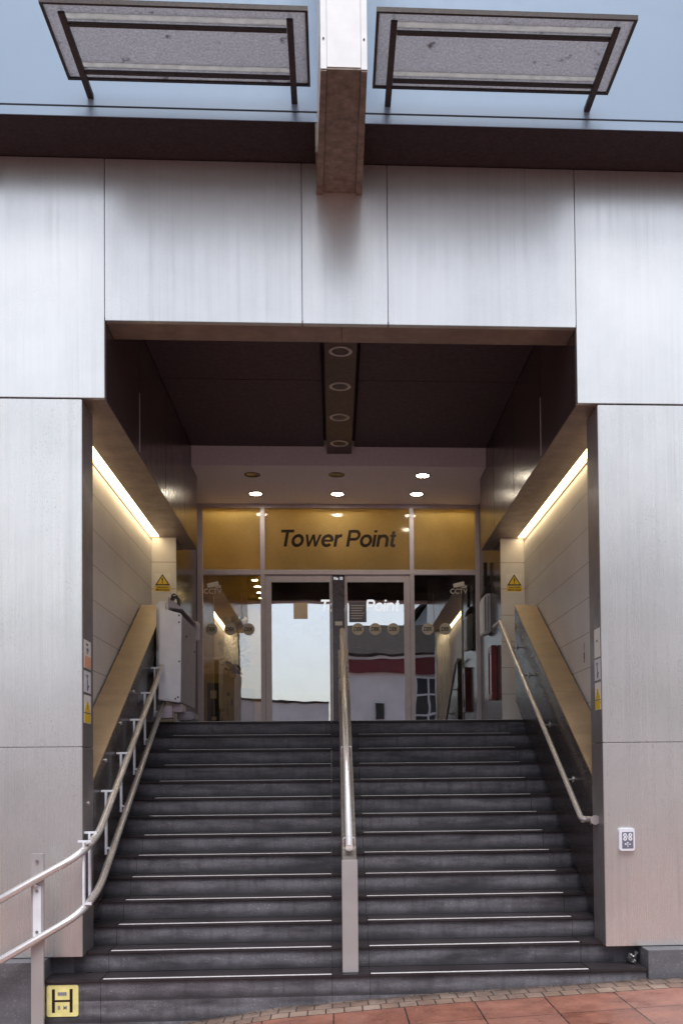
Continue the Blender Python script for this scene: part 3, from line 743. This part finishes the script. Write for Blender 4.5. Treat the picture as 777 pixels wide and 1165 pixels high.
m = MB(); m.tube(fillet([(-2.075, 3.415, 3.15), (-2.075, 3.385, 3.2), (-2.075, 3.385, 3.6), (-2.075, 3.415, 3.66)], .03, 4), .008, 8); m.build('grab_bar', 'alu_light', PL)
m = MB()
for x, z in ((-1.80, 3.54), (-1.80, 3.46), (-1.80, 3.0), (-1.815, 2.58), (-1.845, 2.56)): m.disc((x, 3.276, z), .010, 'Y', .006, 10)
for y, z in ((3.7, 3.35), (4.4, 3.25)): m.disc((-1.776, y, z), .014, 'X', .008, 12)
m.build('screw', 'black', PL)

# ------------------------------------------------------------------ signs
def tri(m, cx, y, z0, w, h, d=.001):
    m.prism([(cx - w / 2, z0), (cx + w / 2, z0), (cx, z0 + h)], y - d, y + d, 'Y')
for cx, side in ((-2.275, 'left'), (2.478, 'right')):
    Y = YPIER - .004
    t = thing('caution_sign', (cx, Y, 4.25), 'yellow triangle caution sign on the pale pier at the %s of the doors' % side, 'sign', 'caution signs')
    m = MB(); m.box(cx - .105, cx + .105, Y, Y + .003, 4.12, 4.375, .001); m.build('plate', 'paper', t)
    m = MB(); m.box(cx - .103, cx + .103, Y - .002, Y - .0005, 4.135, 4.21); m.build('text_panel', 'yellow', t)
    m = MB(); tri(m, cx, Y - .0015, 4.215, .20, .155); m.build('triangle', 'letter', t)
    m = MB(); tri(m, cx, Y - .004, 4.231, .145, .112); m.build('triangle_field', 'yellow', t)
    m = MB(); m.prism([(cx - .011, 4.315), (cx + .011, 4.315), (cx + .006, 4.262), (cx - .006, 4.262)], Y - .008, Y - .006, 'Y'); m.disc((cx, Y - .007, 4.248), .009, 'Y', .002, 12)
    m.text('CAUTION', (cx, Y - .004, 4.178), (1, 0, 0), .022, .15, center=True, bold=.02); m.text('Mind Head', (cx, Y - .004, 4.146), (1, 0, 0), .022, .17, center=True, bold=.02)
    m.build('print', 'letter', t)
# stickers on the inner faces of the pillars
def stickers(side):
    s = -1 if side == 'left' else 1
    X = WL + .006 if s < 0 else WR - .006
    xd = (0, 1, 0) if s < 0 else (0, -1, 0)
    y0, y1 = (.045, .285) if s < 0 else (.028, .218)
    dz = 0. if s < 0 else .085
    e = .0015 * (-s)
    def pl(name, z0, z1, mat, lab):
        t = thing(name, (X, (y0 + y1) / 2, z0), lab, 'sign', 'notices on the pillar sides')
        m = MB(); m.box(min(X, X + e), max(X, X + e), y0, y1, z0, z1); m.build('plate', mat, t); return t
    def pr(t, name, mat, boxes=(), texts=(), discs=()):
        m = MB(); a, b = sorted((X + 1.3 * e, X + 2.2 * e))
        for (u0, u1, z0, z1) in boxes:
            q = sorted(((y0 + (y1 - y0) * u0) if s < 0 else (y1 - (y1 - y0) * u0), (y0 + (y1 - y0) * u1) if s < 0 else (y1 - (y1 - y0) * u1)))
            m.box(a, b, q[0], q[1], z0, z1)
        for (u, z, r) in discs: m.disc(((a + b) / 2, y0 + (y1 - y0) * (u if s < 0 else 1 - u), z), r, 'X', .001, 16)
        for (tx, u, z, h, w) in texts: m.text(tx, ((a + b) / 2, y0 + (y1 - y0) * (u if s < 0 else 1 - u), z), xd, h, w, depth=.0008, center=True, bold=.01)
        m.build(name, mat, t)
    z = lambda v: v + dz
    if s < 0:
        t = pl('notice_plate', 2.585, 2.825, 'paper', 'white and orange notice plate at the top of the left pillar side')
        pr(t, 'orange_field', 'orange', [(.06, .94, 2.592, 2.69)])
        pr(t, 'print', 'greyprint', [(.3, .6, 2.78, 2.80), (.35, .65, 2.73, 2.76), (.35, .55, 2.712, 2.722)])
    else:
        t = pl('notice_plate', 2.662, 2.915, 'paper', 'plain white notice plate at the top of the right pillar side')
        pr(t, 'print', 'greyprint', [(.35, .6, 2.80, 2.815)])
    t = pl('symbol_plate', z(2.378), z(2.562), 'white', 'white plate with dark wheelchair symbols on the %s pillar side' % side)
    pr(t, 'symbol', 'greyprint', [(.42, .55, z(2.44), z(2.49)), (.5, .72, z(2.425), z(2.445)), (.3, .6, z(2.515), z(2.53))], (), [(.45, z(2.505), .014), (.5, z(2.415), .024)])
    t = pl('warning_plate', z(2.115), z(2.356), 'paper', 'white and yellow warning plate lowest on the %s pillar side' % side)
    pr(t, 'yellow_field', 'yellow', [(.06, .94, z(2.12), z(2.198)), (.12, .88, z(2.21), z(2.24)), (.24, .76, z(2.24), z(2.27)), (.36, .64, z(2.27), z(2.30))])
    pr(t, 'print', 'letter', [(.47, .53, z(2.235), z(2.275)), (.0, 1., z(2.20), z(2.206))], [('WARNING', .5, z(2.165), .022, .18), ('MOVING', .5, z(2.13), .022, .16)])
stickers('left'); stickers('right')
# hydrant sign
HY = YG * 0 + Y1 + .018
t = thing('hydrant_sign', (-2.22, HY, -.16), 'yellow square hydrant sign with a black H on the lowest stone riser', 'sign')
def rrect(x0, x1, z0, z1, r, n=5):
    P = []
    for cx, cz, a0 in ((x1 - r, z1 - r, 0), (x0 + r, z1 - r, 90), (x0 + r, z0 + r, 180), (x1 - r, z0 + r, 270)):
        for i in range(n + 1): P.append((cx + r * math.cos(R(a0 + 90 * i / n)), cz + r * math.sin(R(a0 + 90 * i / n))))
    return P
m = MB(); m.prism(rrect(-2.352, -2.098, -.296, -.040, .018), HY - .004, HY, 'Y'); m.build('plate', 'hyd', t)
m = MB(); y = HY - .006; m.box(-2.310, -2.286, y, y + .001, -.262, -.072); m.box(-2.168, -2.144, y, y + .001, -.262, -.072); m.box(-2.286, -2.168, y, y + .001, -.176, -.160); m.build('letter_h', 'letter', t)
m = MB(); m.box(-2.264, -2.192, y, y + .001, -.124, -.097); m.text('8  M', (-2.264, y, -.236), (1, 0, 0), .030, .074, depth=.001, bold=.02); m.build('figures', 'greyprint', t)
# keypad unit
t = thing('call_point', (2.51, 0, 1.07), 'small white lift call point with a dark symbol panel on the right pillar', 'call point')
m = MB(); m.prism(rrect(2.438, 2.575, .972, 1.172, .02), -.03, .006, 'Y', .006); m.build('case', 'white', t)
m = MB(); m.prism(rrect(2.462, 2.560, .998, 1.138, .006), -.033, -.0305, 'Y'); m.build('symbol_panel', 'greypaper', t)
m = MB(); y = -.035
for dx in (-.024, .022):
    for dz in (.034, .002): m.disc((2.511 + dx, y, 1.078 + dz), .017, 'Y', .002, 20, .006)
m.disc((2.510, y, 1.096), .007, 'Y', .002, 12); m.prism([(2.500, 1.045), (2.520, 1.045), (2.51, 1.055)], y - .001, y + .001, 'Y'); m.box(2.507, 2.513, y - .001, y + .001, 1.008, 1.045)
m.box(2.485, 2.499, y - .001, y + .001, 1.028, 1.042); m.box(2.523, 2.535, y - .001, y + .001, 1.028, 1.038)
m.build('symbols', 'white', t)
# red and grey lettering on the right tiled wall
t = thing('wall_lettering', (2.617, 1.73, 2.9), 'small red and grey upright lettering on the right tiled wall', 'lettering')
m = MB(); m.text('HSR', (2.6175, 1.755, 2.805), (0, 0, 1), .045, .115, zdir=(0, 1, 0), depth=.001, bold=.05); m.build('red_letters', 'red', t)
m = MB(); m.text('lift', (2.6175, 1.755, 2.935), (0, 0, 1), .042, .075, zdir=(0, 1, 0), depth=.001, bold=.01); m.build('grey_letters', 'greyprint', t)

# items on the right reveal wall
t = thing('door_entry_phone', (2.25, 6.15, 3.9), 'white and grey door entry unit on the dark wall right of the glass screen', 'entry unit')
m = MB(); m.prism([(2.313, 3.72), (2.215, 3.70), (2.20, 3.76), (2.20, 4.20), (2.235, 4.28), (2.313, 4.30)], 5.98, 6.36, 'Y', .012); m.build('case', 'white', t)
m = MB(); m.box(2.222, 2.236, 5.97, 5.979, 3.74, 4.24); m.box(2.268, 2.276, 5.97, 5.979, 3.74, 4.26); m.build('side_groove', 'greyprint', t)
m = MB(); m.prism([(2.313, 4.31), (2.215, 4.29), (2.25, 4.40), (2.313, 4.43)], 6.0, 6.34, 'Y', .006); m.box(2.24, 2.29, 6.12, 6.2, 4.43, 4.78, .004); m.build('hood', 'black', t)
t = thing('fire_cabinet', (2.25, 5.66, 3.0), 'red fire cabinet with a dark glass front on the wall right of the doors', 'fire cabinet')
m = MB(); X0, X1 = 2.235, 2.313
m.box(X0, X1, 5.50, 5.82, 2.70, 2.79, .008); m.box(X0, X1, 5.50, 5.82, 3.38, 3.47, .008); m.box(X0, X1, 5.50, 5.57, 2.79, 3.38, .006); m.box(X0, X1, 5.76, 5.82, 2.79, 3.38, .006); m.build('case', 'red', t)
m = MB(); m.box(X0 + .01, X1 - .01, 5.57, 5.76, 2.79, 3.38); m.build('glass_front', 'window_dark', t)
m = MB(); m.disc((X0 - .004, 5.535, 3.36), .014, 'X', .01, 14); m.disc((X0 - .004, 5.535, 2.84), .014, 'X', .01, 14); m.build('lock', 'alu_light', t)
# litter in the right corner of the lowest step
m = MB(); random.seed(3)
for cx, cy, cz, r in ((2.545, .03, .05, .045), (2.590, .05, .085, .022), (2.565, -.0, .02, .022)):
    b_ = bmesh.new(); bmesh.ops.create_icosphere(b_, subdivisions=2, radius=r)
    for v in b_.verts: v.co = v.co * random.uniform(.6, 1.15) + Vector((cx, cy, max(.0, cz)))
    for v in b_.verts: v.co.z = max(v.co.z, .002)
    m.merge(b_)
tag(m.build('crumpled_wrapper', 'foil'), 'crumpled dark foil wrapper under the right pillar on the lowest step', 'litter')

# ------------------------------------------------------------------ lobby things behind the left side window
t = thing('post_cabinet', (-1.8, 7.8, LAND), 'yellow lit cabinet with a dark panel and slot behind the left side window', 'cabinet')
m = MB(); m.box(-2.3, -1.50, 7.7, 8.2, LAND, 3.30, .006); m.build('body', 'cabinet', t)
m = MB(); m.box(-2.03, -1.84, 7.692, 7.699, LAND + .1, 3.15, .002); m.build('dark_panel', 'black', t)
m = MB(); m.box(-1.98, -1.88, 7.686, 7.691, 2.90, 3.03); m.box(-1.96, -1.88, 7.686, 7.691, 2.55, 2.61); m.build('panel_label', 'tanpaper', t)
m = MB(); m.disc((-1.69, 7.695, 2.97), .032, 'Y', .01, 18); m.box(-1.65, -1.62, 7.692, 7.699, 2.79, 2.89); m.box(-1.71, -1.695, 7.692, 7.699, 2.6, 2.85); m.build('fittings', 'black', t)
m = MB(); m.box(-1.49, -1.30, 7.65, 8.1, LAND, 3.06, .006); tag(m.build('grey_bin', 'liftgrey'), 'dark grey box beside the yellow cabinet behind the left side window', 'box')
m = MB(); m.box(-2.3, -1.76, 8.25, 8.3, 3.1, 3.64, .004); tag(m.build('pinned_board', 'tanpaper'), 'pale board standing behind the yellow cabinet', 'board')
t = thing('potted_plant', (-1.58, 7.9, 3.31), 'dark leafy plant on the yellow cabinet behind the left side window', 'plant')
m = MB(); m.tube([(-1.6, 7.92, 3.302), (-1.6, 7.92, 3.43)], .075, 16); m.build('pot', 'black', t)
m = MB(); random.seed(11)
for i in range(260):
    a = random.uniform(0, 6.28); rr = random.uniform(.02, .30) ; zz = random.uniform(3.40, 4.25)
    c = Vector((-1.6 + math.cos(a) * rr * .9, 7.92 + math.sin(a) * rr * .6, zz)); d = Vector((random.uniform(-1, 1), random.uniform(-1, 1), random.uniform(-.6, .6))).normalized()
    w = d.orthogonal().normalized() * random.uniform(.018, .035); L = d * random.uniform(.05, .11)
    vs = [m.bm.verts.new(p) for p in (c - L, c + w, c + L, c - w)]; m.bm.faces.new(vs)
for i in range(9):
    a = i * .7; m.tube([(-1.6, 7.92, 3.42), (-1.6 + .1 * math.cos(a), 7.92 + .1 * math.sin(a), 3.8), (-1.6 + .22 * math.cos(a), 7.92 + .18 * math.sin(a), 4.15)], .005, 5)
m.build('foliage', 'leaf', t)

# ------------------------------------------------------------------ across the street (seen in the glass)
YS = -17.53
SH = thing('shop_house', (6, YS, 0), 'white rendered building with slate roof and red fascia, mirrored in the right door', 'building')
m = MB(); m.box(.55, 11, YS - 8, YS, -1, 6.40); m.build('wall', 'render', SH)
m = MB(); m.prism([(YS + .35, 6.42), (YS + .35, 6.50), (YS - 3.6, 8.2), (YS - 8, 6.42)], .35, 11.2, 'X'); m.build('roof', 'slate', SH)
m = MB(); m.box(.5, 11.0, YS + .003, YS + .20, 5.72, 6.30, .01); m.build('fascia', 'fascia_red', SH)
m = MB(); m.box(.5, 11.0, YS + .003, YS + .26, 6.303, 6.415, .01); m.build('cornice', 'render', SH)
for x in (3.3, 5.2, 7.1, 9.0):
    m = MB(); m.box(x, x + 1.1, YS + .003, YS + .03, 3.3, 5.55); w = m.build('window', 'window_dark', SH)
    m = MB()
    for a in (x - .06, x + .51, x + 1.08): m.box(a, a + .08, YS + .004, YS + .07, 3.24, 5.61)
    for z in (3.24, 4.0, 4.8, 5.53): m.box(x + .02, x + 1.08, YS + .032, YS + .065, z, z + .08)
    m.build('frame', 'white', w)
m = MB(); m.box(1.7, 2.0, YS + .003, YS + .06, 3.9, 4.5); m.build('wall_sign', 'black', SH)
GB = thing('gable_house', (6, -24, 0), 'pale house with a steep gable behind the shop, mirrored in the right door', 'building')
m = MB(); m.prism([(3.2, -1), (9.2, -1), (9.2, 7.9), (6.2, 12.2), (3.2, 7.9)], -31, -24, 'Y'); m.build('wall', 'render', GB)
m = MB()
m.prism([(2.9, 7.75), (6.2, 12.35), (9.5, 7.75), (9.5, 8.0), (6.2, 12.6), (2.9, 8.0)], -31.3, -23.6, 'Y'); m.build('roof', 'slate', GB)
LW = thing('boundary_wall', (-4, YS, 0), 'low pale wall across the street, mirrored in the left door', 'wall')
m = MB()
pts = [(-14 + i * .6, 4.62 + .10 * math.sin(i * .5)) for i in range(24)]
m.prism([(-14, -2.5)] + pts + [(pts[-1][0], -2.5)], YS - .3, YS, 'Y'); m.build('wall_face', 'render', LW)
m = MB(); m.prism([(p[0], p[1] + .004) for p in pts] + [(p[0], p[1] + .09) for p in pts][::-1], YS - .38, YS + .06, 'Y'); m.build('coping', 'slate', LW)

# ------------------------------------------------------------------ light, sky, camera
sun_el, sun_az = R(60), R(178)      # azimuth measured clockwise from +Y
W = bpy.data.worlds.new('World'); sc.world = W; W.use_nodes = True
nt = W.node_tree; nt.nodes.clear()
sky = nd(nt, 'ShaderNodeTexSky'); sky.sky_type = 'NISHITA'; sky.sun_disc = False
sky.sun_elevation = sun_el; sky.sun_rotation = sun_az; sky.air_density = 1.2; sky.dust_density = 2.4; sky.ozone_density = 1.6
hs = nd(nt, 'ShaderNodeHueSaturation'); hs.inputs['Saturation'].default_value = .5
lk(nt, mixc(nt, 1., sky.outputs[0], (.97, 1., 1.03), 'MULTIPLY'), hs.inputs['Color'])
bg = nd(nt, 'ShaderNodeBackground'); bg.inputs['Strength'].default_value = .15
lk(nt, hs.outputs[0], bg.inputs['Color'])
o = nd(nt, 'ShaderNodeOutputWorld'); lk(nt, bg.outputs[0], o.inputs['Surface'])
L = bpy.data.lights.new('sun', 'SUN'); L.energy = 2.6; L.angle = R(28); L.color = (1, .98, .96)
lo_ = bpy.data.objects.new('sun', L); col.objects.link(lo_)
d = Vector((math.sin(sun_az) * math.cos(sun_el), math.cos(sun_az) * math.cos(sun_el), math.sin(sun_el)))
lo_.rotation_euler = d.to_track_quat('Z', 'Y').to_euler(); lo_.location = d * 30

cam = bpy.data.cameras.new('camera'); co = bpy.data.objects.new('camera', cam); col.objects.link(co)
yaw, pitch, roll = .0554, .028, -.0099
Fw = Vector((math.sin(yaw) * math.cos(pitch), math.cos(yaw) * math.cos(pitch), math.sin(pitch)))
Rt = Vector((math.cos(yaw), -math.sin(yaw), 0)); Up = Rt.cross(Fw)
Rr = Rt * math.cos(roll) + Up * math.sin(roll); Ur = -Rt * math.sin(roll) + Up * math.cos(roll)
co.matrix_world = Matrix(((Rr.x, Ur.x, -Fw.x, 0), (Rr.y, Ur.y, -Fw.y, -8.5034), (Rr.z, Ur.z, -Fw.z, 1.6582), (0, 0, 0, 1)))
cam.sensor_fit = 'HORIZONTAL'; cam.sensor_width = 36; cam.lens = 1136.89 / 777 * 36
cam.shift_x = -54.43 / 777; cam.shift_y = 266.43 / 777; cam.clip_end = 2000; cam.clip_start = .05
sc.camera = co
sc.view_settings.view_transform = 'Standard'; sc.view_settings.look = 'None'; sc.view_settings.exposure = 0
sc.render.engine = 'CYCLES'
sc.cycles.use_denoising = True
sc.cycles.max_bounces = 10; sc.cycles.transparent_max_bounces = 12; sc.cycles.sample_clamp_indirect = 6
